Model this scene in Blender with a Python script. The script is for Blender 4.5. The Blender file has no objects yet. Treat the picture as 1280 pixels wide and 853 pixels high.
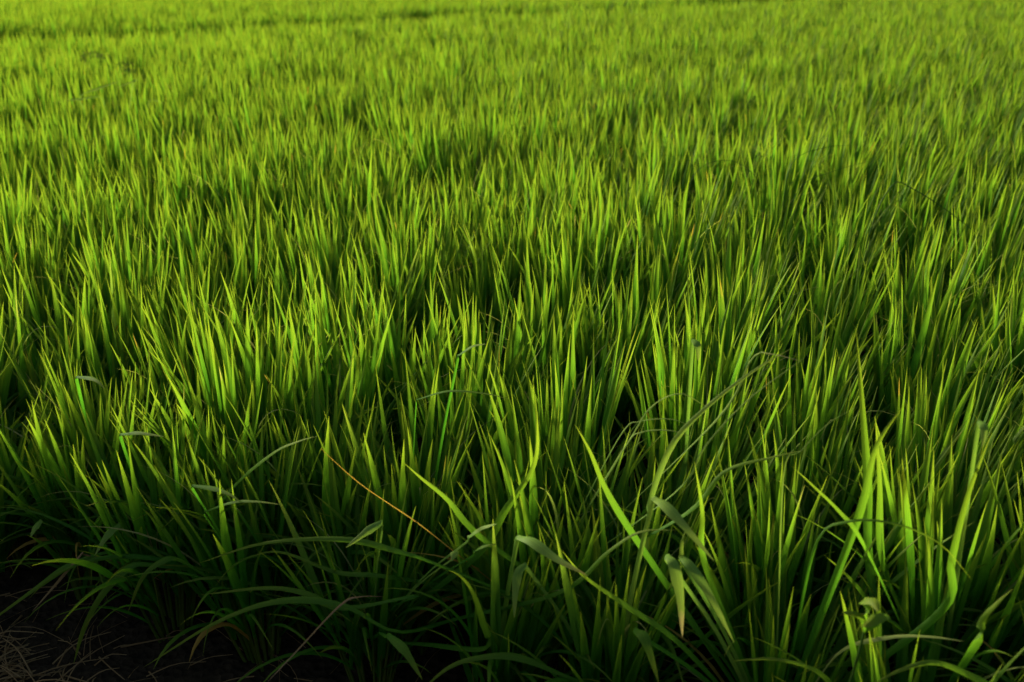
import bpy, math, random
import numpy as np
from mathutils import Vector, Matrix, Euler

# ------------------------------------------------------------------ camera, sky, sun, exposure
scene = bpy.context.scene
C = scene.collection
R = math.radians
CAM_H, PITCH, FPX = 1.40, 21.75, 1256.0        # FPX: focal length in pixels of the 1280 px wide picture
cd = bpy.data.cameras.new('camera')
cam = bpy.data.objects.new('camera', cd); C.objects.link(cam)
cam.location = (0, 0, CAM_H); cam.rotation_euler = (R(90 - PITCH), 0, 0)
cd.sensor_width = 36; cd.lens = 36 * FPX / 1280
cd.clip_start = 0.05; cd.clip_end = 2000
cd.dof.use_dof = True; cd.dof.focus_distance = 2.2; cd.dof.aperture_fstop = 4.2
scene.camera = cam

SUN_EL, SUN_AZ = 7.5, -38.0                   # azimuth measured from +Y (ahead), negative = to the left
w = bpy.data.worlds.new('World'); scene.world = w; w.use_nodes = True
nt = w.node_tree
sky = nt.nodes.new('ShaderNodeTexSky'); sky.sky_type = 'NISHITA'; sky.sun_disc = False
sky.air_density = 1.0; sky.dust_density = 2.5; sky.ozone_density = .5; sky.sun_elevation = R(SUN_EL); sky.sun_rotation = R(SUN_AZ)
nt.links.new(sky.outputs[0], nt.nodes['Background'].inputs[0])
nt.nodes['Background'].inputs[1].default_value = 0.15
sd = bpy.data.lights.new('sun', 'SUN'); sd.energy = 4.8; sd.angle = R(6.0); sd.color = (1.0, 0.95, 0.74)
sun = bpy.data.objects.new('sun', sd); C.objects.link(sun)
tos = Vector((math.sin(R(SUN_AZ)) * math.cos(R(SUN_EL)), math.cos(R(SUN_AZ)) * math.cos(R(SUN_EL)), math.sin(R(SUN_EL))))
sun.rotation_euler = tos.to_track_quat('Z', 'Y').to_euler()
sun.location = tos * 30
vs = scene.view_settings
vs.view_transform = 'Standard'; vs.look = 'None'; vs.exposure = 1.2; vs.gamma = 1.0
scene.cycles.max_bounces = 8; scene.cycles.transmission_bounces = 6; scene.cycles.diffuse_bounces = 4

rng = np.random.default_rng(11)
random.seed(4)

# ------------------------------------------------------------------ helpers
def pix(px, py, Y):
    """the point of the place, Y metres ahead of the camera, seen at pixel px, py of the 1280 px photograph"""
    t, v = (px - 640) / FPX, -(py - 426.5) / FPX
    p = R(PITCH)
    d = np.array([t, math.cos(p) + v * math.sin(p), -math.sin(p) + v * math.cos(p)])
    return np.array([0, 0, CAM_H]) + d * (Y / d[1])

def tag(o, label=None, cat=None, group=None, kind=None):
    if label: o['label'] = label
    if cat: o['category'] = cat
    if group: o['group'] = group
    if kind: o['kind'] = kind
    return o

class Blades:
    """collects ribbons with a folded midrib into one mesh"""
    def __init__(s): s.v, s.f, s.uv, s.col, s.n = [], [], [], [], 0
    def ribbon(s, P, S, W, fold=0.3, rnd=0.5, dry=0.0, tipdry=0.0, v0=0.0):
        P = np.asarray(P, float); S = np.asarray(S, float); W = np.asarray(W, float); n = len(P)
        T = np.gradient(P, axis=0); T /= np.linalg.norm(T, axis=1)[:, None] + 1e-9
        S = S - T * (S * T).sum(1)[:, None]; S /= np.linalg.norm(S, axis=1)[:, None] + 1e-9
        N = np.cross(S, T)
        c = W[:, None] * 0.5
        f = np.broadcast_to(np.asarray(fold, float), (n,))[:, None]
        L, M, Rr = P - S * c + N * c * f * .5, P - N * c * f * .5, P + S * c + N * c * f * .5
        s.v.append(np.stack([L, M, Rr], 1).reshape(-1, 3))
        t = np.linspace(v0, 1, n)
        s.uv.append(np.stack([np.stack([np.full(n, u), t], 1) for u in (0, .5, 1)], 1).reshape(-1, 2))
        s.col.append(np.tile(np.array([[rnd, dry, tipdry, 1.0]]), (3 * n, 1)))
        i = np.arange(n - 1)[:, None] * 3 + s.n
        s.f.append(np.concatenate([i + np.array([0, 1, 4, 3]), i + np.array([1, 2, 5, 4])], 0))
        s.n += 3 * n
    def tube(s, P, rad, k=5, rnd=0.5, dry=0.0):
        P = np.asarray(P, float); n = len(P); rad = np.broadcast_to(np.asarray(rad, float), (n,))
        T = np.gradient(P, axis=0); T /= np.linalg.norm(T, axis=1)[:, None] + 1e-9
        ref = np.array([0.31, 0.95, 0.05]); ref = np.where(np.abs((T @ ref))[:, None] > .95, np.array([1., 0, 0]), ref)
        A = np.cross(T, ref); A /= np.linalg.norm(A, axis=1)[:, None]; B = np.cross(T, A)
        an = np.arange(k) * 2 * math.pi / k
        ring = P[:, None] + rad[:, None, None] * (A[:, None] * np.cos(an)[None, :, None] + B[:, None] * np.sin(an)[None, :, None])
        s.v.append(ring.reshape(-1, 3))
        t = np.linspace(0, 1, n)
        s.uv.append(np.stack(np.broadcast_arrays(np.arange(k)[None, :] / k, t[:, None]), 2).reshape(-1, 2))
        s.col.append(np.tile(np.array([[rnd, dry, 0.0, 1.0]]), (k * n, 1)))
        a = np.arange(n - 1)[:, None] * k; j = np.arange(k)[None]; j2 = (j + 1) % k
        s.f.append(np.stack([a + j, a + j2, a + k + j2, a + k + j], 2).reshape(-1, 4) + s.n)
        s.n += k * n
    def mesh(s, name, mat):
        v = np.concatenate(s.v); f = np.concatenate(s.f); uv = np.concatenate(s.uv); col = np.concatenate(s.col)
        me = bpy.data.meshes.new(name)
        me.vertices.add(len(v)); me.vertices.foreach_set('co', v.astype(np.float32).ravel())
        me.loops.add(f.size); me.loops.foreach_set('vertex_index', f.astype(np.int32).ravel())
        me.polygons.add(len(f)); me.polygons.foreach_set('loop_start', np.arange(0, f.size, 4, dtype=np.int32))
        me.update(calc_edges=True); me.validate()
        me.polygons.foreach_set('use_smooth', np.ones(len(f), bool))
        u = me.uv_layers.new(name='UVMap'); u.data.foreach_set('uv', uv[f.ravel()].astype(np.float32).ravel())
        a = me.attributes.new('leafdata', 'FLOAT_COLOR', 'POINT'); a.data.foreach_set('color', col.astype(np.float32).ravel())
        me.materials.append(mat)
        return me
    def build(s, name, mat, parent=None):
        o = bpy.data.objects.new(name, s.mesh(name, mat)); C.objects.link(o)
        if parent: o.parent = parent
        return o

def empty(name, loc):
    o = bpy.data.objects.new(name, None); C.objects.link(o); o.location = loc; o.empty_display_size = .1
    return o

# ------------------------------------------------------------------ materials
def N(nt, t, **k):
    n = nt.nodes.new(t)
    for a, b in k.items():
        if a in n.bl_rna.properties: setattr(n, a, b)
    return n

def leaf_material(name, low, high, tip, trans_gain, trans_fac, rough=.58):
    m = bpy.data.materials.new(name); m.use_nodes = True
    t = m.node_tree; t.nodes.clear(); L = t.links.new
    at = N(t, 'ShaderNodeAttribute', attribute_name='leafdata'); sp = N(t, 'ShaderNodeSeparateColor'); L(at.outputs['Color'], sp.inputs[0])
    uv = N(t, 'ShaderNodeUVMap', uv_map='UVMap'); su = N(t, 'ShaderNodeSeparateXYZ'); L(uv.outputs[0], su.inputs[0])
    oi = N(t, 'ShaderNodeObjectInfo')
    def math_(op, a, b, c=None, clamp=False):
        n = N(t, 'ShaderNodeMath', operation=op); n.use_clamp = clamp
        for i, x in enumerate((a, b, c)):
            if x is None: continue
            if isinstance(x, (int, float)): n.inputs[i].default_value = x
            else: L(x, n.inputs[i])
        return n.outputs[0]
    def mix(f, a, b, blend='MIX'):
        n = N(t, 'ShaderNodeMix'); n.data_type = 'RGBA'; n.blend_type = blend
        for i, x in ((0, f), (6, a), (7, b)):
            if isinstance(x, (int, float)): n.inputs[i].default_value = x
            elif isinstance(x, tuple): n.inputs[i].default_value = (*x, 1)
            else: L(x, n.inputs[i])
        return n.outputs[2]
    # plant to plant and blade to blade colour
    r = math_('ADD', math_('MULTIPLY', sp.outputs[0], .7), math_('MULTIPLY', oi.outputs['Random'], .3))
    col = mix(r, low, high)
    # blotches along a blade
    geo = N(t, 'ShaderNodeTexCoord'); no = N(t, 'ShaderNodeTexNoise'); no.inputs['Scale'].default_value = 38; no.inputs['Detail'].default_value = 4
    L(geo.outputs['Object'], no.inputs['Vector'])
    col = mix(math_('MULTIPLY', math_('SUBTRACT', no.outputs[0], .42), 1.6, clamp=True), col, mix(1.0, col, (1.35, 1.15, .9), 'MULTIPLY'))
    # young blades are yellower towards the tip
    tipf = math_('MULTIPLY', math_('POWER', su.outputs[1], 2.6), .72)
    col = mix(tipf, col, tip)
    # parallel veins and the pale midrib
    mid = math_('SUBTRACT', 1.0, math_('MULTIPLY', math_('ABSOLUTE', math_('SUBTRACT', su.outputs[0], .5), 0), 11.0), clamp=True)
    vein = math_('MULTIPLY', math_('ADD', math_('SINE', math_('ADD', math_('MULTIPLY', su.outputs[0], 44.0), math_('MULTIPLY', no.outputs[0], 5.0)), 0), 1.0), .5)
    col = mix(math_('MULTIPLY', vein, .5), col, mix(1.0, col, (.55, .62, .5), 'MULTIPLY'))
    col = mix(math_('MULTIPLY', mid, .3), col, mix(1.0, col, (1.7, 1.5, 1.6), 'MULTIPLY'))
    # dead tips, dry blades, and sky reflection painted onto the thin blades
    n2 = N(t, 'ShaderNodeTexNoise'); n2.inputs['Scale'].default_value = 70; L(geo.outputs['Object'], n2.inputs['Vector'])
    td = math_('MULTIPLY', sp.outputs[2], math_('MULTIPLY', math_('SUBTRACT', math_('ADD', su.outputs[1], math_('MULTIPLY', n2.outputs[0], .16)), .93), 9.0, clamp=True))
    dry_sky_col = mix(math_('GREATER_THAN', sp.outputs[0], .55), mix(n2.outputs[0], (.40, .20, .035), (.34, .22, .06)), mix(n2.outputs[0], (.40, .36, .18), (.30, .24, .10)))
    col = mix(math_('MAXIMUM', sp.outputs[1], td), col, dry_sky_col)
    bp = N(t, 'ShaderNodeBump'); bp.inputs['Strength'].default_value = .25; bp.inputs['Distance'].default_value = .0006
    L(vein, bp.inputs['Height'])
    df = N(t, 'ShaderNodeBsdfDiffuse'); L(col, df.inputs['Color']); L(bp.outputs[0], df.inputs['Normal'])
    gl = N(t, 'ShaderNodeBsdfGlossy'); gl.inputs['Roughness'].default_value = rough; L(bp.outputs[0], gl.inputs['Normal'])
    p = N(t, 'ShaderNodeMixShader'); p.inputs[0].default_value = .014; L(df.outputs[0], p.inputs[1]); L(gl.outputs[0], p.inputs[2])
    tr = N(t, 'ShaderNodeBsdfTranslucent'); L(mix(1.0, col, trans_gain, 'MULTIPLY'), tr.inputs[0])
    ms = N(t, 'ShaderNodeMixShader'); ms.inputs[0].default_value = trans_fac
    L(p.outputs[0], ms.inputs[1]); L(tr.outputs[0], ms.inputs[2])
    o = N(t, 'ShaderNodeOutputMaterial'); L(ms.outputs[0], o.inputs[0])
    return m

M_LEAF = leaf_material('rice_leaf', (.024, .142, .011), (.042, .178, .014), (.192, .212, .020), (1.85, 1.85, .95), .52)
M_STEM = leaf_material('rice_stem', (.050, .110, .014), (.095, .135, .022), (.06, .12, .012), (1.5, 1.5, 1.0), .25)
M_BENT = leaf_material('bent_leaf_green', (.070, .190, .025), (.14, .250, .042), (.20, .26, .05), (1.7, 1.6, 1.0), .40)  # paler copy of the leaf green, with sky sheen put into its colour
M_WEED = leaf_material('weed_leaf', (.035, .10, .014), (.05, .12, .02), (.06, .13, .02), (1.5, 1.6, 1.0), .35)
M_DRY = leaf_material('dry_straw', (.13, .08, .035), (.24, .16, .08), (.26, .18, .09), (1.1, 1.0, .8), .2, .7)

def soil_material():
    m = bpy.data.materials.new('soil'); m.use_nodes = True; t = m.node_tree; L = t.links.new
    p = t.nodes['Principled BSDF']; p.inputs['Roughness'].default_value = .95; p.inputs['Specular IOR Level'].default_value = .1
    tc = N(t, 'ShaderNodeTexCoord')
    a = N(t, 'ShaderNodeTexNoise'); a.inputs['Scale'].default_value = 26; a.inputs['Detail'].default_value = 9; a.inputs['Roughness'].default_value = .65
    b = N(t, 'ShaderNodeTexVoronoi'); b.inputs['Scale'].default_value = 60
    L(tc.outputs['Object'], a.inputs['Vector']); L(tc.outputs['Object'], b.inputs['Vector'])
    cr = N(t, 'ShaderNodeValToRGB'); cr.color_ramp.elements[0].color = (.010, .007, .004, 1); cr.color_ramp.elements[1].color = (.040, .028, .017, 1)
    cr.color_ramp.elements[0].position = .3; cr.color_ramp.elements[1].position = .75
    L(a.outputs[0], cr.inputs[0]); L(cr.outputs[0], p.inputs['Base Color'])
    mx = N(t, 'ShaderNodeMath', operation='ADD'); L(a.outputs[0], mx.inputs[0]); L(b.outputs['Distance'], mx.inputs[1])
    bp = N(t, 'ShaderNodeBump'); bp.inputs['Distance'].default_value = .02; bp.inputs['Strength'].default_value = .9
    L(mx.outputs[0], bp.inputs['Height']); L(bp.outputs[0], p.inputs['Normal'])
    return m
M_SOIL = soil_material()

# ------------------------------------------------------------------ the field's layout
# u runs along the front edge of the field, v along the planted rows
U = np.array([.947, -.320]); V = np.array([.320, .947])
EDGE0 = np.array([-.74, 1.77])                          # a point of the edge, at the left front plant
def to_uv(x, y): d = np.stack([x, y], -1) - EDGE0; return d @ U, d @ V
# the earth bund between this field and the next
B0, B1 = np.array([-5.2, 10.5]), np.array([2.65, 16.0])
Bd = (B1 - B0) / np.linalg.norm(B1 - B0); Bn = np.array([-Bd[1], Bd[0]])
def bund_dist(x, y): return (np.stack([x, y], -1) - B0) @ Bn

def ground_z(x, y):
    u, v = to_uv(x, y)
    z = .02 * np.sin(3.1 * x + 1.3) * np.sin(2.7 * y) * np.exp(-(y / 9) ** 2)
    z = z + .05 * np.clip((-v - .1) / .5, 0, 1)                       # the bank the picture is taken from
    z = z + 5.0 / (1 + np.exp(-(-y - 5.0) / .55))                       # added unseen bank behind the camera, keeps sky light off the front edge
    return z + .07 * np.exp(-(bund_dist(x, y) / .22) ** 2)

def grid_sheet(name, xs, ys, mat, noise=0):
    X, Y = np.meshgrid(xs, ys); Z = ground_z(X, Y)
    if noise: Z = Z + rng.normal(0, noise, Z.shape)
    v = np.stack([X, Y, Z], -1).reshape(-1, 3); nx, ny = len(xs), len(ys)
    i = (np.arange(ny - 1)[:, None] * nx + np.arange(nx - 1)[None]).ravel()
    me = bpy.data.meshes.new(name); me.from_pydata(v.tolist(), [], np.stack([i, i + 1, i + nx + 1, i + nx], 1).tolist())
    me.polygons.foreach_set('use_smooth', np.ones(len(i), bool)); me.materials.append(mat)
    o = bpy.data.objects.new(name, me); C.objects.link(o); return o

xs = np.concatenate([[-900, -300, -100, -50], np.arange(-30, -3, .5), np.arange(-3, 3, .035), np.arange(3, 30, .5), [50, 100, 300, 900]])
ys = np.concatenate([[-900, -200, -50, -20], np.arange(-12, .8, .2), np.arange(.8, 3, .035), np.arange(3, 16, .2), np.arange(16, 50, 1.), [60, 100, 300, 900]])
tag(grid_sheet('ground', xs, ys, M_SOIL, .008), 'dark moist crumbly soil under and in front of the rice plants', kind='structure')

# ------------------------------------------------------------------ rice plants
def profile(t, base=.5, peak=.38, power=1.25):
    a = np.where(t < peak, base + (1 - base) * np.sin(np.clip(t / peak, 0, 1) * math.pi / 2),
                 np.clip(1 - ((t - peak) / (1 - peak)) ** (1 + power), 0, 1))
    return np.maximum(a, .02)

def grow(B, p0, az, th0, bend, length, width, twist, r, n=9, rnd=.5, dry=0., tipdry=0., late=1.7):
    """one blade from p0: leans th0 from the vertical towards azimuth az and bends further along its length"""
    t = np.linspace(0, 1, n)
    th = th0 + bend * t ** late
    wob = az + r.normal(0, .05) + r.normal(0, .18) * t
    D = np.stack([np.sin(th) * np.cos(wob), np.sin(th) * np.sin(wob), np.cos(th)], 1)
    P = p0 + np.concatenate([np.zeros((1, 3)), np.cumsum((D[1:] + D[:-1]) / 2, 0)]) * length / (n - 1)
    S0 = np.stack([-np.sin(wob), np.cos(wob), np.zeros(n)], 1)
    Nn = np.cross(S0, D)
    a = twist * t + r.normal(0, .25)
    S = S0 * np.cos(a)[:, None] + Nn * np.sin(a)[:, None]
    W = width * profile(t, .45, r.uniform(.3, .5), r.uniform(.15, .8)) * (1 + .05 * np.sin(t * 17 + r.uniform(0, 6)))
    B.ribbon(P, S, W, fold=r.uniform(.45, 1.1), rnd=rnd, dry=dry, tipdry=tipdry)

def rice_clump(seed, tillers=17, spread=1.0, droop=1.0, n=9, old=0):
    r = np.random.default_rng(seed); B, S = Blades(), Blades()
    for k in range(tillers):
        az = r.uniform(0, 2 * math.pi); q = math.sqrt(r.uniform(0, 1))
        lean = (q * R(13) + abs(r.normal(0, R(3)))) * spread
        b = np.array([math.cos(az), math.sin(az), 0]) * q * .042
        hs = r.uniform(.15, .24)
        t = np.linspace(0, 1, 4)[:, None]
        D = np.array([math.sin(lean) * math.cos(az), math.sin(lean) * math.sin(az), math.cos(lean)])
        S.tube(b + np.array([0, 0, -.015]) + D * hs * t, np.linspace(.0042, .0028, 4), 5, rnd=r.uniform(0, 1))
        fan = r.uniform(0, math.pi)
        hh = hs
        for i in range(r.integers(3, 5)):
            a2 = fan + math.pi * (i % 2) + r.normal(0, .3)
            if i == 0: th, bend, ln = r.uniform(R(1), R(7)), r.uniform(0, R(10)), r.uniform(.30, .40)
            elif i == 1: th, bend, ln = r.uniform(R(4), R(13)), r.uniform(R(2), R(18)), r.uniform(.30, .43)
            elif i == 2: th, bend, ln = r.uniform(R(9), R(20)), r.uniform(R(8), R(42)) * droop, r.uniform(.27, .38)
            else: th, bend, ln = r.uniform(R(16), R(38)), r.uniform(R(25), R(85)) * droop, r.uniform(.18, .32)
            d = np.array([math.sin(lean) * math.cos(az) + math.sin(th) * math.cos(a2), math.sin(lean) * math.sin(az) + math.sin(th) * math.sin(a2), 0])
            th1 = math.asin(min(.95, float(np.hypot(d[0], d[1])))); az1 = math.atan2(d[1], d[0])
            p0 = b + D * (hh - .01)
            dry = .8 if (i == 3 and r.uniform() < .05) else (r.uniform(0, .15) if r.uniform() < .02 else 0)
            grow(B, p0, az1, th1, bend, ln, r.uniform(.0125, .0205), r.normal(0, .9), r, n, rnd=r.uniform(0, 1), dry=dry,
                 tipdry=r.uniform(.2, .8) if r.uniform() < .012 else 0)
            hh -= r.uniform(.02, .055)
    for k in range(3):                                    # thin arching blades, pale because sky reflection is painted in through dry
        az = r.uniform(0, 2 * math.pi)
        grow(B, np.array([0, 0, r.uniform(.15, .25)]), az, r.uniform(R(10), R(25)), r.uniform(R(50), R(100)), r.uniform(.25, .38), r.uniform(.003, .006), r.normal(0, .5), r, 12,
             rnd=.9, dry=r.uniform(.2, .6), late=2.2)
    for k in range(old):                                  # old outer leaves hanging over the edge
        az = r.uniform(0, 2 * math.pi); b = np.array([math.cos(az), math.sin(az), 0]) * .035
        p0 = b + np.array([math.cos(az) * .02, math.sin(az) * .02, r.uniform(.05, .22)])
        grow(B, p0, az, r.uniform(R(22), R(48)), r.uniform(R(35), R(95)), r.uniform(.24, .42), r.uniform(.007, .012), r.normal(0, .7), r, 12,
             rnd=r.uniform(0, 1), dry=.7 if r.uniform() < .05 else 0, tipdry=r.uniform(0, .6) if r.uniform() < .2 else 0, late=r.uniform(1.1, 1.8))
    return B.mesh('leaves', M_LEAF), S.mesh('stems', M_STEM)

NV = 14
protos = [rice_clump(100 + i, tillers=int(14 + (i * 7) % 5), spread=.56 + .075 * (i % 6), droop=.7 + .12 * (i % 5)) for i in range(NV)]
NE = 7                                                   # plants of the open front edge keep their hanging outer leaves
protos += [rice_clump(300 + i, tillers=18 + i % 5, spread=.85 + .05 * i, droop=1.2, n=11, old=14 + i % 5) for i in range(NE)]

# every hill of the planting: u across the rows, v along them
DU, DV = .25, .148
iu, iv = np.meshgrid(np.arange(-260, 260), np.arange(0, 420))
uu = iu.ravel() * DU + rng.normal(0, .028, iu.size); vv = iv.ravel() * DV + rng.normal(0, .028, iu.size)
hx = EDGE0[0] + uu * U[0] + vv * V[0]; hy = EDGE0[1] + uu * U[1] + vv * V[1]
keep = (hy > .2) & (hy < 46) & (hx > -.56 * hy - 2.6) & (hx < .56 * hy + 2.0) & ((rng.uniform(0, 1, hx.size) > .03) | (iv.ravel() < 5))
bd = bund_dist(hx, hy) + .16 * np.sin(hx * 1.1) + .12 * np.sin(hx * 3.1 + 1) + rng.normal(0, .13, hx.size)
keep &= np.abs(bd) > .60
# bare places of the front edge (seen in the photograph as dark gaps)
for gx, gy, gr in ((-.22, 2.55, .13),):
    keep &= np.hypot(hx - gx, hy - gy) > gr
hx, hy, row = hx[keep], hy[keep], iv.ravel()[keep]
n_all = len(hx)
hz = ground_z(hx, hy)
hs = rng.normal(1.0, .045, n_all) * (1 + .03 * np.sin(hx * .8 + 1) * np.sin(hy * .6))
hs = hs * np.select([row < 1, row < 3], [.90, .98], 1.03)
hvar = np.where(row < 3, rng.integers(NV, NV + NE, n_all), rng.integers(0, NV, n_all)); hrot = rng.uniform(0, 2 * math.pi, n_all)
# wind: plants to the right lean to the right
wind = R(.5) + R(8) * np.clip((hx / (hy + .6) - .06) / .36, 0, 1) + rng.normal(0, R(2.5), n_all)
windaz = rng.normal(R(8), .35, n_all)
def hill_matrix(i):
    axis = Vector((-math.sin(windaz[i]), math.cos(windaz[i]), 0))
    return Matrix.Rotation(wind[i], 3, axis) @ Matrix.Rotation(hrot[i], 3, 'Z')

# the nearest 300 in the picture are individuals
p = R(PITCH)
dep = hy * math.cos(p) + (CAM_H - .35) * math.sin(p)
sx = 640 + FPX * hx / dep
inview = (sx > -60) & (sx < 1340) & (hy > .75)
order = np.argsort(np.where(inview, dep, 1e9))
near = order[:286]; far = np.setdiff1d(np.arange(n_all), near)
plants = []
GROUP = 'rice plants in the near rows of the field'
for i in near:
    a = empty('rice_plant', (hx[i], hy[i], hz[i]))
    a.rotation_euler = hill_matrix(i).to_euler(); a.scale = (hs[i],) * 3
    if row[i] < 1: tag(a, 'rice plant of the front edge row with old leaves drooping outward', 'rice plant', 'rice plants along the front edge')
    else: tag(a, 'upright leafy rice plant in the near rows with no broken or dead leaf sticking out', 'rice plant', GROUP)
    for nm, me in zip(('leaves', 'stems'), protos[hvar[i]]):
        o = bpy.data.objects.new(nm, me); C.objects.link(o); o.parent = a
    plants.append(a)

# the rest of the field: one object
def far_field():
    me = bpy.data.meshes.new('rice_field'); k = len(far)
    me.vertices.add(k); me.vertices.foreach_set('co', np.stack([hx[far], hy[far], hz[far]], 1).astype(np.float32).ravel())
    rot = np.array([tuple(hill_matrix(i).to_euler()) for i in far], np.float32)
    a = me.attributes.new('rot', 'FLOAT_VECTOR', 'POINT'); a.data.foreach_set('vector', rot.ravel())
    a = me.attributes.new('size', 'FLOAT', 'POINT'); a.data.foreach_set('value', hs[far].astype(np.float32))
    a = me.attributes.new('variant', 'INT', 'POINT'); a.data.foreach_set('value', hvar[far].astype(np.int32))
    me.update()
    o = bpy.data.objects.new('rice_field', me); C.objects.link(o)
    g = bpy.data.node_groups.new('planting', 'GeometryNodeTree')
    g.interface.new_socket('Geometry', in_out='INPUT', socket_type='NodeSocketGeometry')
    g.interface.new_socket('Geometry', in_out='OUTPUT', socket_type='NodeSocketGeometry')
    gi, go = g.nodes.new('NodeGroupInput'), g.nodes.new('NodeGroupOutput')
    ip = g.nodes.new('GeometryNodeInstanceOnPoints'); ip.inputs['Pick Instance'].default_value = True
    jn = g.nodes.new('GeometryNodeJoinGeometry')
    srcs = []
    for vi in range(NV + NE):   # the leaves of one already planted rice plant of each variant
        for i in near:
            if hvar[i] == vi: break
        srcs.append(protos[vi][0])
    users = {}
    for ob in C.objects:
        if ob.type == 'MESH' and ob.data in srcs and ob.data not in users: users[ob.data] = ob
    for mesh_ in reversed(srcs):
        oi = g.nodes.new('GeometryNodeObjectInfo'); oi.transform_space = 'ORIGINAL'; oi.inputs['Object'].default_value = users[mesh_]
        oi.inputs['As Instance'].default_value = True
        g.links.new(oi.outputs['Geometry'], jn.inputs[0])
    def na(nm, ty):
        n = g.nodes.new('GeometryNodeInputNamedAttribute'); n.data_type = ty; n.inputs['Name'].default_value = nm
        return [s for s in n.outputs if s.enabled and s.name == 'Attribute'][0]
    er = g.nodes.new('FunctionNodeEulerToRotation'); g.links.new(na('rot', 'FLOAT_VECTOR'), er.inputs[0])
    g.links.new(gi.outputs[0], ip.inputs['Points']); g.links.new(jn.outputs[0], ip.inputs['Instance'])
    g.links.new(er.outputs[0], ip.inputs['Rotation']); g.links.new(na('size', 'FLOAT'), ip.inputs['Scale'])
    g.links.new(na('variant', 'INT'), ip.inputs['Instance Index'])
    g.links.new(ip.outputs[0], go.inputs[0])
    o.modifiers.new('planting', 'NODES').node_group = g
    tag(o, 'dense bright green rice reaching back to the far edge of the picture', 'rice field', kind='stuff')
    return o
far_field()
print('hills', n_all, 'near depth to', dep[near].max())

# ------------------------------------------------------------------ single leaves that stand out, each a part of the plant it grows from
def spline(P, n):
    P = np.asarray(P, float); Q = np.concatenate([[2 * P[0] - P[1]], P, [2 * P[-1] - P[-2]]])
    L = np.concatenate([[0], np.cumsum(np.linalg.norm(np.diff(P, axis=0), axis=1) ** .5)]); out = []
    for q in np.linspace(0, L[-1], n):
        i = min(np.searchsorted(L, q, 'right') - 1, len(P) - 2); t = (q - L[i]) / (L[i + 1] - L[i] + 1e-9)
        a, b, c, d = Q[i:i + 4]
        out.append(.5 * (2 * b + (c - a) * t + (2 * a - 5 * b + 4 * c - d) * t * t + (3 * b - a - 3 * c + d) * t ** 3))
    return np.array(out)

def edge_point(px, py, off):
    """a point off metres behind the front edge of the field"""
    Y = 1.6
    for _ in range(12):
        q = pix(px, py, Y); Y = EDGE0[1] - .338 * (q[0] - EDGE0[0]) + off
    return pix(px, py, Y)

eye = np.array([0, 0, CAM_H])
def ribbon_on(B, P, width, roll=0.0, prof=None, **k):
    n = len(P); T = np.gradient(P, axis=0); T /= np.linalg.norm(T, axis=1)[:, None]
    up = (eye - P); up /= np.linalg.norm(up, axis=1)[:, None]; up = up * .6 + np.array([0, 0, .8])
    S = np.cross(up, T); S /= np.linalg.norm(S, axis=1)[:, None] + 1e-9
    Nn = np.cross(T, S); a = roll * np.linspace(.3, 1, n)
    S = S * np.cos(a)[:, None] + Nn * np.sin(a)[:, None]
    t = np.linspace(0, 1, n)
    W = width * (profile(t, .35, .55, .6) if prof is None else prof(t)) * (1 + .06 * np.sin(t * 23))
    B.ribbon(P, S, W, **k)

used = {}
def own_leaf(name, pts, width, off=(-.02, -.14), mat=None, label=None, roll=0.0, rnd=.5, dry=0.0, tipdry=0.0, plant_label=None, prof=None, fold=.45, height=.12, kink=False):
    """pts run from near the stem to the tip, in pixels of the photograph; the leaf grows from the nearest plant"""
    m = len(pts)
    Q = np.array([edge_point(x, y, off[0] + (off[1] - off[0]) * i / max(1, m - 1)) for i, (x, y) in enumerate(pts)])
    Q[:, 2] = np.maximum(Q[:, 2], .012)
    dv = Q[0] - Q[1]; aim = Q[0].copy()                     # where the leaf would reach down to its plant
    if not kink and dv[2] < 0: aim = Q[0] + dv * min((Q[0, 2] - .1) / -dv[2], .28 / (np.hypot(dv[0], dv[1]) + 1e-6))
    d = [math.hypot(a.location.x - aim[0], a.location.y - aim[1]) + (.35 * used.get(a.name, 0)) for a in plants]
    a = plants[int(np.argmin(d))]
    base = np.array(a.location) + np.array([0, 0, min(height, Q[0, 2] * .6)])
    mid = base * .5 + Q[0] * .5; mid[2] = base[2] + (Q[0, 2] - base[2]) * .62
    mid = base * .5 + Q[0] * .5 if dv[2] < 0 else mid
    P = spline(np.concatenate([[base, mid], Q]), 30)
    if kink:                                             # a narrow upright part, then the blade creased over
        mid = base * .45 + Q[0] * .55; mid[2] = base[2] + (Q[0, 2] - base[2]) * .6
        P = np.concatenate([spline([base, mid, Q[0] - [0, 0, .006]], 10), spline(Q, 21)])
        q_ = np.linspace(0, 1, 21)
        wk = np.concatenate([np.linspace(.62, .5, 10), np.minimum(.5 + q_ * 2.2, 1) * np.clip((1 - q_) / .55, 0, 1) ** .8 + .02])
        prof = lambda t: wk
    B = Blades(); dep_ = (.72 if kink else .64) * float(np.linalg.norm(Q[m // 2] - eye))
    ribbon_on(B, P, width * dep_ / FPX, roll, prof, rnd=rnd, dry=dry, tipdry=tipdry, fold=fold, v0=.22)
    o = B.build(name, mat or M_LEAF, a)
    o.matrix_parent_inverse = Matrix.LocRotScale(a.location, a.rotation_euler, a.scale).inverted()
    if label: o['label'] = label
    if plant_label and a.name not in used: a['label'] = plant_label; used[a.name] = 1
    return o

late = lambda t: np.where(t < .45, .28 + .5 * t, np.minimum(1, .5 + (t - .45) * 3.2) * np.clip((1 - t) / .38, 0, 1) ** .75) + .02
thin = lambda t: (1 - t) ** .6 * .9 + .1
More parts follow.
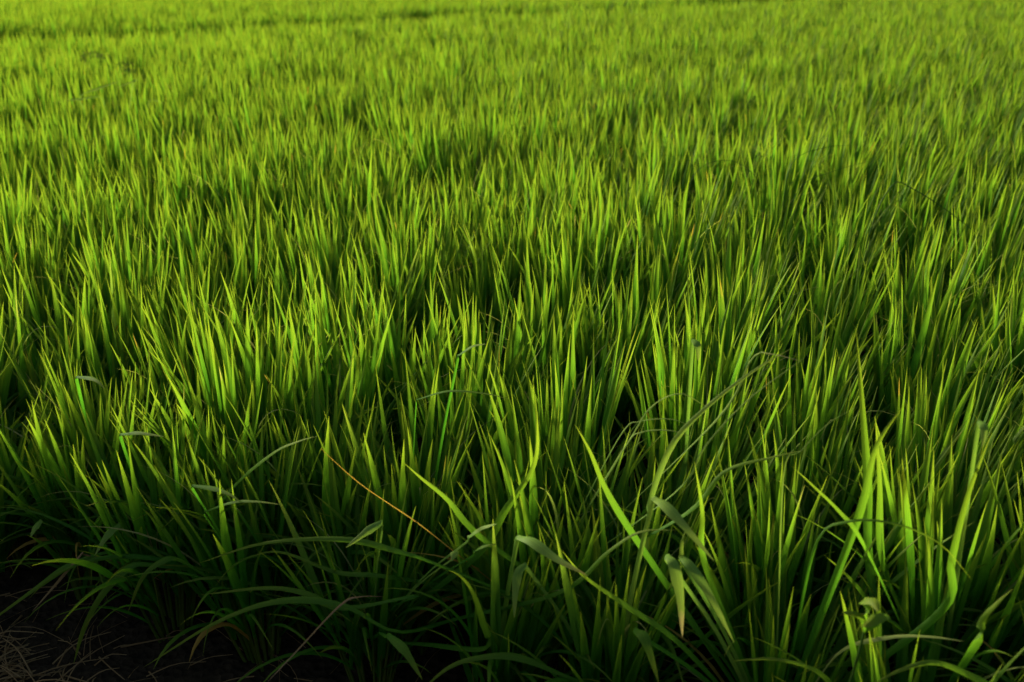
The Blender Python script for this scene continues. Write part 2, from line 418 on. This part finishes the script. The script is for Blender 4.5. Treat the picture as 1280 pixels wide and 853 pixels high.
# the orange dead leaf left of the middle
own_leaf('dead_leaf', [(566, 688), (520, 652), (452, 606), (401, 561)], 7.5, (-.02, -.17), M_LEAF, 'slim bright orange dead leaf', dry=.85, rnd=.2, roll=.5,
         plant_label='rice plant with one slim orange dead leaf sticking out to its left', prof=thin)
# bent pale leaves in front
own_leaf('bent_leaf', [(646, 671), (664, 676), (695, 698), (735, 720)], 19, (-.1, -.2), M_BENT, 'pale green leaf folded over and pointing down right', kink=True, tipdry=.4,
         plant_label='front rice plant with a broad pale leaf folded over beside a hanging one')
own_leaf('hanging_leaf', [(658, 705), (648, 715), (644, 742), (643, 773)], 15, (-.08, -.16), M_BENT, 'grey green leaf hanging straight down', kink=True)
own_leaf('bent_leaf', [(816, 622), (830, 630), (856, 658), (893, 702)], 19, (-.08, -.2), M_BENT, 'pale broken leaf bent sharply to the right', kink=True, rnd=.9,
         plant_label='front rice plant with pale broken leaves bent over at sharp angles')
own_leaf('bent_leaf', [(833, 694), (842, 706), (850, 745), (853, 797)], 19, (-.12, -.2), M_BENT, 'wide grey green leaf hanging down with yellowed tip', kink=True, rnd=.8, tipdry=1.)
own_leaf('bent_leaf', [(850, 694), (862, 706), (888, 745), (918, 804)], 17, (-.1, -.2), M_BENT, kink=True, rnd=.4)
own_leaf('leaf', [(848, 715), (853, 675), (866, 640)], 11, (-.08, -.14), M_BENT, rnd=.3)
own_leaf('leaf', [(606, 810), (603, 775), (590, 738), (575, 720), (561, 713)], 14, (-.1, -.16), M_LEAF, 'light green leaf curling over at its tip', rnd=1.0)
own_leaf('bent_leaf', [(572, 690), (567, 692), (565, 702)], 11, (-.1, -.14), M_BENT, 'leaf with pale curled tip', kink=True, rnd=1.)
own_leaf('bent_leaf', [(585, 672), (600, 661), (621, 655)], 14, (-.1, -.14), M_BENT, kink=True, rnd=.2)
own_leaf('bent_leaf', [(592, 690), (604, 683), (622, 680)], 12, (-.08, -.14), M_LEAF, kink=True, rnd=.3)
own_leaf('leaf', [(790, 665), (757, 610), (738, 565), (719, 531)], 17, (-.02, .0), M_LEAF, rnd=.9, roll=.3)
own_leaf('leaf', [(600, 670), (560, 625), (527, 598), (504, 578)], 14, (-.04, -.08), M_LEAF, rnd=1.0)
own_leaf('bent_leaf', [(478, 652), (460, 663), (432, 685)], 15, (-.12, -.18), M_BENT, kink=True)
# leaves reaching over the bare soil at the left
own_leaf('drooping_leaf', [(545, 705), (500, 690), (430, 674), (330, 679), (246, 705)], 13, (-.1, -.16), M_LEAF, 'long leaf reaching left over the bare soil', rnd=.8, prof=late,
         plant_label='front rice plant sending long leaves left over the bare dark soil')
own_leaf('drooping_leaf', [(520, 745), (430, 760), (380, 741), (330, 735), (250, 744)], 14, (-.1, -.18), M_LEAF, rnd=.5, prof=late)
own_leaf('drooping_leaf', [(500, 790), (430, 757), (350, 751), (270, 778), (180, 834)], 14, (-.12, -.26), M_LEAF, rnd=.4, prof=late)
own_leaf('drooping_leaf', [(480, 720), (420, 715), (350, 690), (300, 700)], 10, (-.06, -.14), M_LEAF, rnd=.3)
own_leaf('drooping_leaf', [(450, 746), (425, 757), (370, 815), (335, 852)], 7, (-.16, -.3), M_DRY, 'thin straw coloured leaf arching down to the soil', rnd=.4, prof=thin)
own_leaf('drooping_leaf', [(190, 706), (160, 710), (128, 742), (105, 785), (92, 830)], 17, (-.1, -.22), M_LEAF, 'broad leaf hanging down over the soil', rnd=.3, prof=late,
         plant_label='front rice plant at the left with two leaves hanging over bare soil')
own_leaf('drooping_leaf', [(225, 700), (202, 702), (178, 722), (160, 765)], 13, (-.1, -.18), M_LEAF, rnd=.4, prof=late)
own_leaf('drooping_leaf', [(140, 690), (90, 705), (45, 735), (-30, 790)], 12, (-.08, -.24), M_LEAF, rnd=.3, prof=late)
own_leaf('dry_leaf', [(104, 690), (70, 730), (40, 765)], 5, (-.12, -.2), M_DRY, 'thin pale dead leaf', kink=True)
own_leaf('bent_leaf', [(240, 607), (264, 610), (285, 617), (300, 627)], 10, (-.1, -.16), M_LEAF, kink=True)
own_leaf('bent_leaf', [(255, 640), (290, 628), (320, 627), (352, 631)], 7, (-.1, -.16), M_LEAF, kink=True)
own_leaf('bent_leaf', [(150, 543), (172, 541), (205, 546)], 10, (.0, -.06), M_LEAF, kink=True)
own_leaf('bent_leaf', [(150, 655), (135, 668), (118, 695)], 12, (-.08, -.16), M_BENT, kink=True)
own_leaf('bent_leaf', [(52, 650), (44, 660), (38, 672)], 9, (-.08, -.14), M_BENT, kink=True)
own_leaf('curled_leaf', [(95, 471), (110, 472), (121, 476), (131, 486)], 10, (.1, .02), M_LEAF, 'small pale leaf curling over at its tip', kink=True)
own_leaf('leaf', [(290, 610), (340, 567), (372, 552), (398, 545)], 13, (-.02, -.1), M_LEAF, rnd=1.)
# right of the middle: the leaves that lie across the others
own_leaf('leaf', [(810, 640), (838, 560), (880, 512), (940, 465), (992, 434)], 12, (.02, .06), M_BENT, 'broad leaf with pale edges lying across the upright ones', rnd=.7, roll=.3,
         plant_label='rice plant with a broad pale edged leaf lying across its neighbours')
own_leaf('leaf', [(900, 520), (940, 448), (965, 443), (1003, 452)], 6, (.1, .04), M_BENT, 'leaf with a pale dead tip', prof=late, tipdry=1.0, rnd=1.)
own_leaf('leaf', [(850, 610), (880, 560), (935, 500), (1005, 448)], 7, (.0, .04), M_BENT, prof=thin)
own_leaf('leaf', [(980, 590), (1000, 565), (1035, 530), (1072, 508)], 4, (-.02, .02), M_BENT, prof=thin, rnd=1.)
own_leaf('leaf', [(1086, 700), (1084, 600), (1077, 500), (1070, 410)], 17, (.12, .18), M_LEAF, 'wide upright sunlit leaf', rnd=1., roll=-.5,
         plant_label='rice plant with one very wide upright sunlit leaf standing above its neighbours')
own_leaf('leaf', [(1104, 700), (1100, 600), (1094, 520)], 16, (.1, .14), M_LEAF, rnd=.8, roll=.5)
own_leaf('leaf', [(1075, 640), (1095, 560), (1132, 503)], 15, (-.02, .0), M_LEAF, rnd=.6, roll=.3)
own_leaf('leaf', [(1080, 680), (1050, 640), (1014, 605), (990, 583)], 11, (-.04, -.06), M_LEAF, rnd=1.)
own_leaf('bent_leaf', [(1224, 526), (1230, 535), (1228, 560)], 13, (-.04, -.08), M_BENT, 'pale green leaf with a hooked tip', kink=True)
own_leaf('leaf', [(1180, 760), (1190, 700), (1210, 620), (1240, 540)], 15, (-.05, .0), M_LEAF, rnd=.3, roll=.4)
own_leaf('leaf', [(1222, 800), (1228, 775), (1245, 755), (1266, 736)], 17, (-.14, -.16), M_LEAF, rnd=.4)
own_leaf('drooping_leaf', [(1050, 815), (1110, 797), (1160, 796), (1206, 802)], 9, (-.1, -.14), M_BENT, 'yellowish leaf lying level', rnd=1., prof=late, dry=.25)
own_leaf('drooping_leaf', [(1255, 870), (1215, 845), (1170, 828), (1130, 836), (1090, 856)], 15, (-.1, -.2), M_LEAF, rnd=.3, prof=late)
own_leaf('drooping_leaf', [(1060, 870), (1020, 838), (970, 824), (915, 826)], 12, (-.12, -.2), M_LEAF, rnd=.2, prof=late)
own_leaf('drooping_leaf', [(720, 850), (650, 822), (600, 822), (560, 835), (520, 870)], 15, (-.12, -.24), M_LEAF, rnd=.2, prof=late)
own_leaf('drooping_leaf', [(484, 793), (505, 812), (528, 850)], 16, (-.2, -.26), M_LEAF, rnd=.4, kink=True)
own_leaf('drooping_leaf', [(793, 786), (806, 798), (824, 855)], 18, (-.14, -.22), M_LEAF, rnd=.5, kink=True)
own_leaf('bent_leaf', [(520, 500), (560, 489), (605, 492), (640, 500)], 5, (.2, .12), M_LEAF, kink=True)
own_leaf('bent_leaf', [(572, 445), (590, 433), (608, 430)], 10, (.25, .2), M_LEAF, kink=True)
own_leaf('curled_leaf', [(866, 424), (872, 432), (873, 452)], 12, (.28, .24), M_BENT, 'pale leaf curled over at its tip', kink=True)

own_leaf('leaf', [(790, 545), (815, 508), (850, 492), (882, 508)], 7, (.1, .06), M_BENT, 'thin pale arching leaf', kink=False, prof=thin, rnd=1.)
own_leaf('leaf', [(780, 560), (800, 541), (835, 538), (866, 546)], 7, (.1, .06), M_BENT, prof=thin, rnd=.9)
own_leaf('leaf', [(775, 545), (800, 527), (838, 524), (862, 532)], 6, (.12, .08), M_BENT, prof=thin, rnd=.7)
own_leaf('leaf', [(860, 640), (905, 590), (960, 573), (1010, 562)], 12, (.0, -.02), M_LEAF, rnd=.8)
own_leaf('drooping_leaf', [(1020, 680), (1060, 652), (1120, 655), (1175, 680), (1215, 725)], 6, (-.06, -.1), M_LEAF, rnd=.1)
own_leaf('drooping_leaf', [(700, 740), (760, 690), (800, 665), (845, 663)], 12, (-.08, -.12), M_LEAF, rnd=.3)
own_leaf('leaf', [(845, 800), (780, 755), (730, 720), (702, 688)], 13, (-.1, -.16), M_LEAF, rnd=.4)
own_leaf('leaf', [(600, 690), (630, 640), (668, 580), (672, 515)], 16, (.0, .02), M_LEAF, 'wide sunlit leaf', rnd=1., roll=.4)
own_leaf('leaf', [(880, 700), (878, 640), (868, 577)], 13, (-.04, -.06), M_LEAF, rnd=.9)

# ------------------------------------------------------------------ weeds among the rice
def world_empty(name, p, label, cat, group=None):
    a = empty(name, (p[0], p[1], 0)); tag(a, label, cat, group); a.location.z = float(ground_z(np.array([p[0]]), np.array([p[1]]))[0]); return a
def hang(o, a): o.matrix_parent_inverse = Matrix.Translation(a.location).inverted(); return o

# the curled weed at the lower right
q = edge_point(1083, 775, -.20)
wd = world_empty('curly_weed', q, 'small weed with three curled yellowish leaves among the front rice stems', 'weed')
B = Blades(); top = edge_point(1084, 752, -.20)
B.tube(spline([[q[0] + .01, q[1] + .03, wd.location.z - .01], [q[0] - .012, q[1] + .02, .25], edge_point(1078, 800, -.20), top], 16), np.linspace(.0028, .0015, 16), 6, rnd=.6)
hang(B.build('stem', M_WEED, wd), wd)
for pts, wpx in (([(1083, 790), (1082, 760), (1083, 750), (1092, 752), (1098, 764)], 15), ([(1082, 785), (1078, 772), (1066, 766), (1053, 766)], 14), ([(1082, 786), (1102, 771), (1098, 770), (1088, 778), (1080, 784)], 17)):
    B = Blades(); P = spline([edge_point(x, y, -.20 - .02 * i) for i, (x, y) in enumerate(pts)], 18)
    ribbon_on(B, P, wpx * 1.55 / FPX, .3, lambda t: np.sin(np.clip(t * .9 + .08, 0, 1) * math.pi) ** .7 * .9 + .05, rnd=.9, fold=.7, v0=.65)
    hang(B.build('curled_leaf', M_LEAF, wd), wd)

# wild grass with nodding seed heads at the upper left
Yg = 5.9
g0 = pix(166, 150, Yg)
wg = world_empty('seeding_grass', g0, 'tall wild grass with pale nodding seed heads rising out of the rice', 'wild grass')
def culm(pts, rad, head):
    P = spline([[g0[0] + random.uniform(-.03, .03), g0[1], 0]] + [pix(x, y, Yg) for x, y in pts], 26)
    B = Blades(); B.tube(P, np.linspace(rad, rad * .5, 26), 5, rnd=.8); c = hang(B.build('culm', M_BENT, wg), wg)
    B = Blades()
    for k in range(44):                                    # spikelets along the nodding end
        i = random.uniform(1 - head, 1) * 25; p0 = P[int(i)] + (P[min(25, int(i) + 1)] - P[int(i)]) * (i % 1)
        d = np.array([random.gauss(0, 1), random.gauss(0, 1), random.gauss(-.5, .7)]); d /= np.linalg.norm(d)
        e = p0 + d * random.uniform(.012, .04)
        B.tube(np.array([p0, p0 * .5 + e * .5 + [0, 0, .004], e]), [.0005, .0005, .0005], 3, dry=.1)
        f = e + np.array([d[0] * .5, d[1] * .5, -.6]) * .022
        B.tube(np.linspace(e, f, 4), [.0006, .0032, .0028, .0004], 5, dry=random.uniform(0, .5), rnd=.9)
    hang(B.build('seed_head', M_BENT, wg), wg)
culm([(172, 130), (167, 100), (160, 84), (152, 77)], .0035, .22)
culm([(150, 140), (138, 90), (128, 70), (114, 66), (103, 74)], .0035, .26)
for pts in ([(160, 150), (166, 105), (169, 101), (143, 111)], [(112, 150), (100, 122), (125, 110), (152, 101)], [(130, 160), (128, 124), (100, 124), (60, 129)], [(185, 160), (186, 128), (195, 126), (205, 130)]):
    B = Blades(); P = spline([pix(x, y, Yg) for x, y in pts], 20)
    ribbon_on(B, P, .02, 0, late, rnd=.9); hang(B.build('leaf', M_BENT, wg), wg)

# thin dark sedge culms arching above the rice on the right
def sedge(label, Ys, culms, width):
    p0 = pix(*culms[0][0], Ys); a = world_empty('sedge', p0, label, 'sedge', 'thin sedges among the rice')
    for pts in culms:
        B = Blades(); P = spline([[pix(*pts[0], Ys)[0] - .02, Ys + .03, .0]] + [pix(x, y, Ys - .02 * i) for i, (x, y) in enumerate(pts)], 28)
        B.tube(P, np.linspace(.0026, .0010, 28) * width, 5, rnd=.2); hang(B.build('culm', M_WEED, a), a)
sedge('thin dark sedge culm leaning down to the right over the rice', 3.2, [[(1085, 300), (1115, 232), (1140, 236), (1182, 262), (1226, 296)]], 1.1)
sedge('fine sedge culm bent over in a half circle', 3.6, [[(868, 300), (862, 235), (882, 206), (918, 202), (945, 222), (962, 258)]], .7)
sedge('pair of long fine sedge culms arching right over the rice', 3.4, [[(985, 290), (1000, 235), (1040, 215), (1085, 202)], [(975, 280), (990, 205), (1030, 185), (1062, 182)]], .7)

# ------------------------------------------------------------------ dry straw lying on the soil at the front edge
B = Blades()
for k in range(330):
    if k < 190: x, y = rng.normal(-1.03, .10), rng.normal(1.60, .07)
    else: x = rng.uniform(-1.3, 1.3); y = EDGE0[1] - .338 * (x - EDGE0[0]) + rng.normal(-.08, .14)
    z = float(ground_z(np.array([x]), np.array([y]))[0]); L_ = abs(rng.normal(.07, .05)) + .02; a_ = rng.uniform(0, 2 * math.pi); up = abs(rng.normal(0, .25)) if k < 190 else abs(rng.normal(0, .1))
    d = np.array([math.cos(a_), math.sin(a_), 0]); b = np.array([x, y, z + .004])
    P = np.array([b, b + d * L_ * .5 + [0, 0, up * L_ * .7 + .004], b + d * L_ + np.array([-d[1], d[0], 0]) * L_ * rng.normal(0, .09) + [0, 0, up * L_ * .8]])
    B.tube(spline(P, 6), np.linspace(.0013, .0006, 6) * rng.uniform(.5, 1.9), 4, rnd=rng.uniform(0, 1))
tag(B.build('straw', M_DRY), 'broken dry straw scattered over the dark soil', 'straw', kind='stuff')
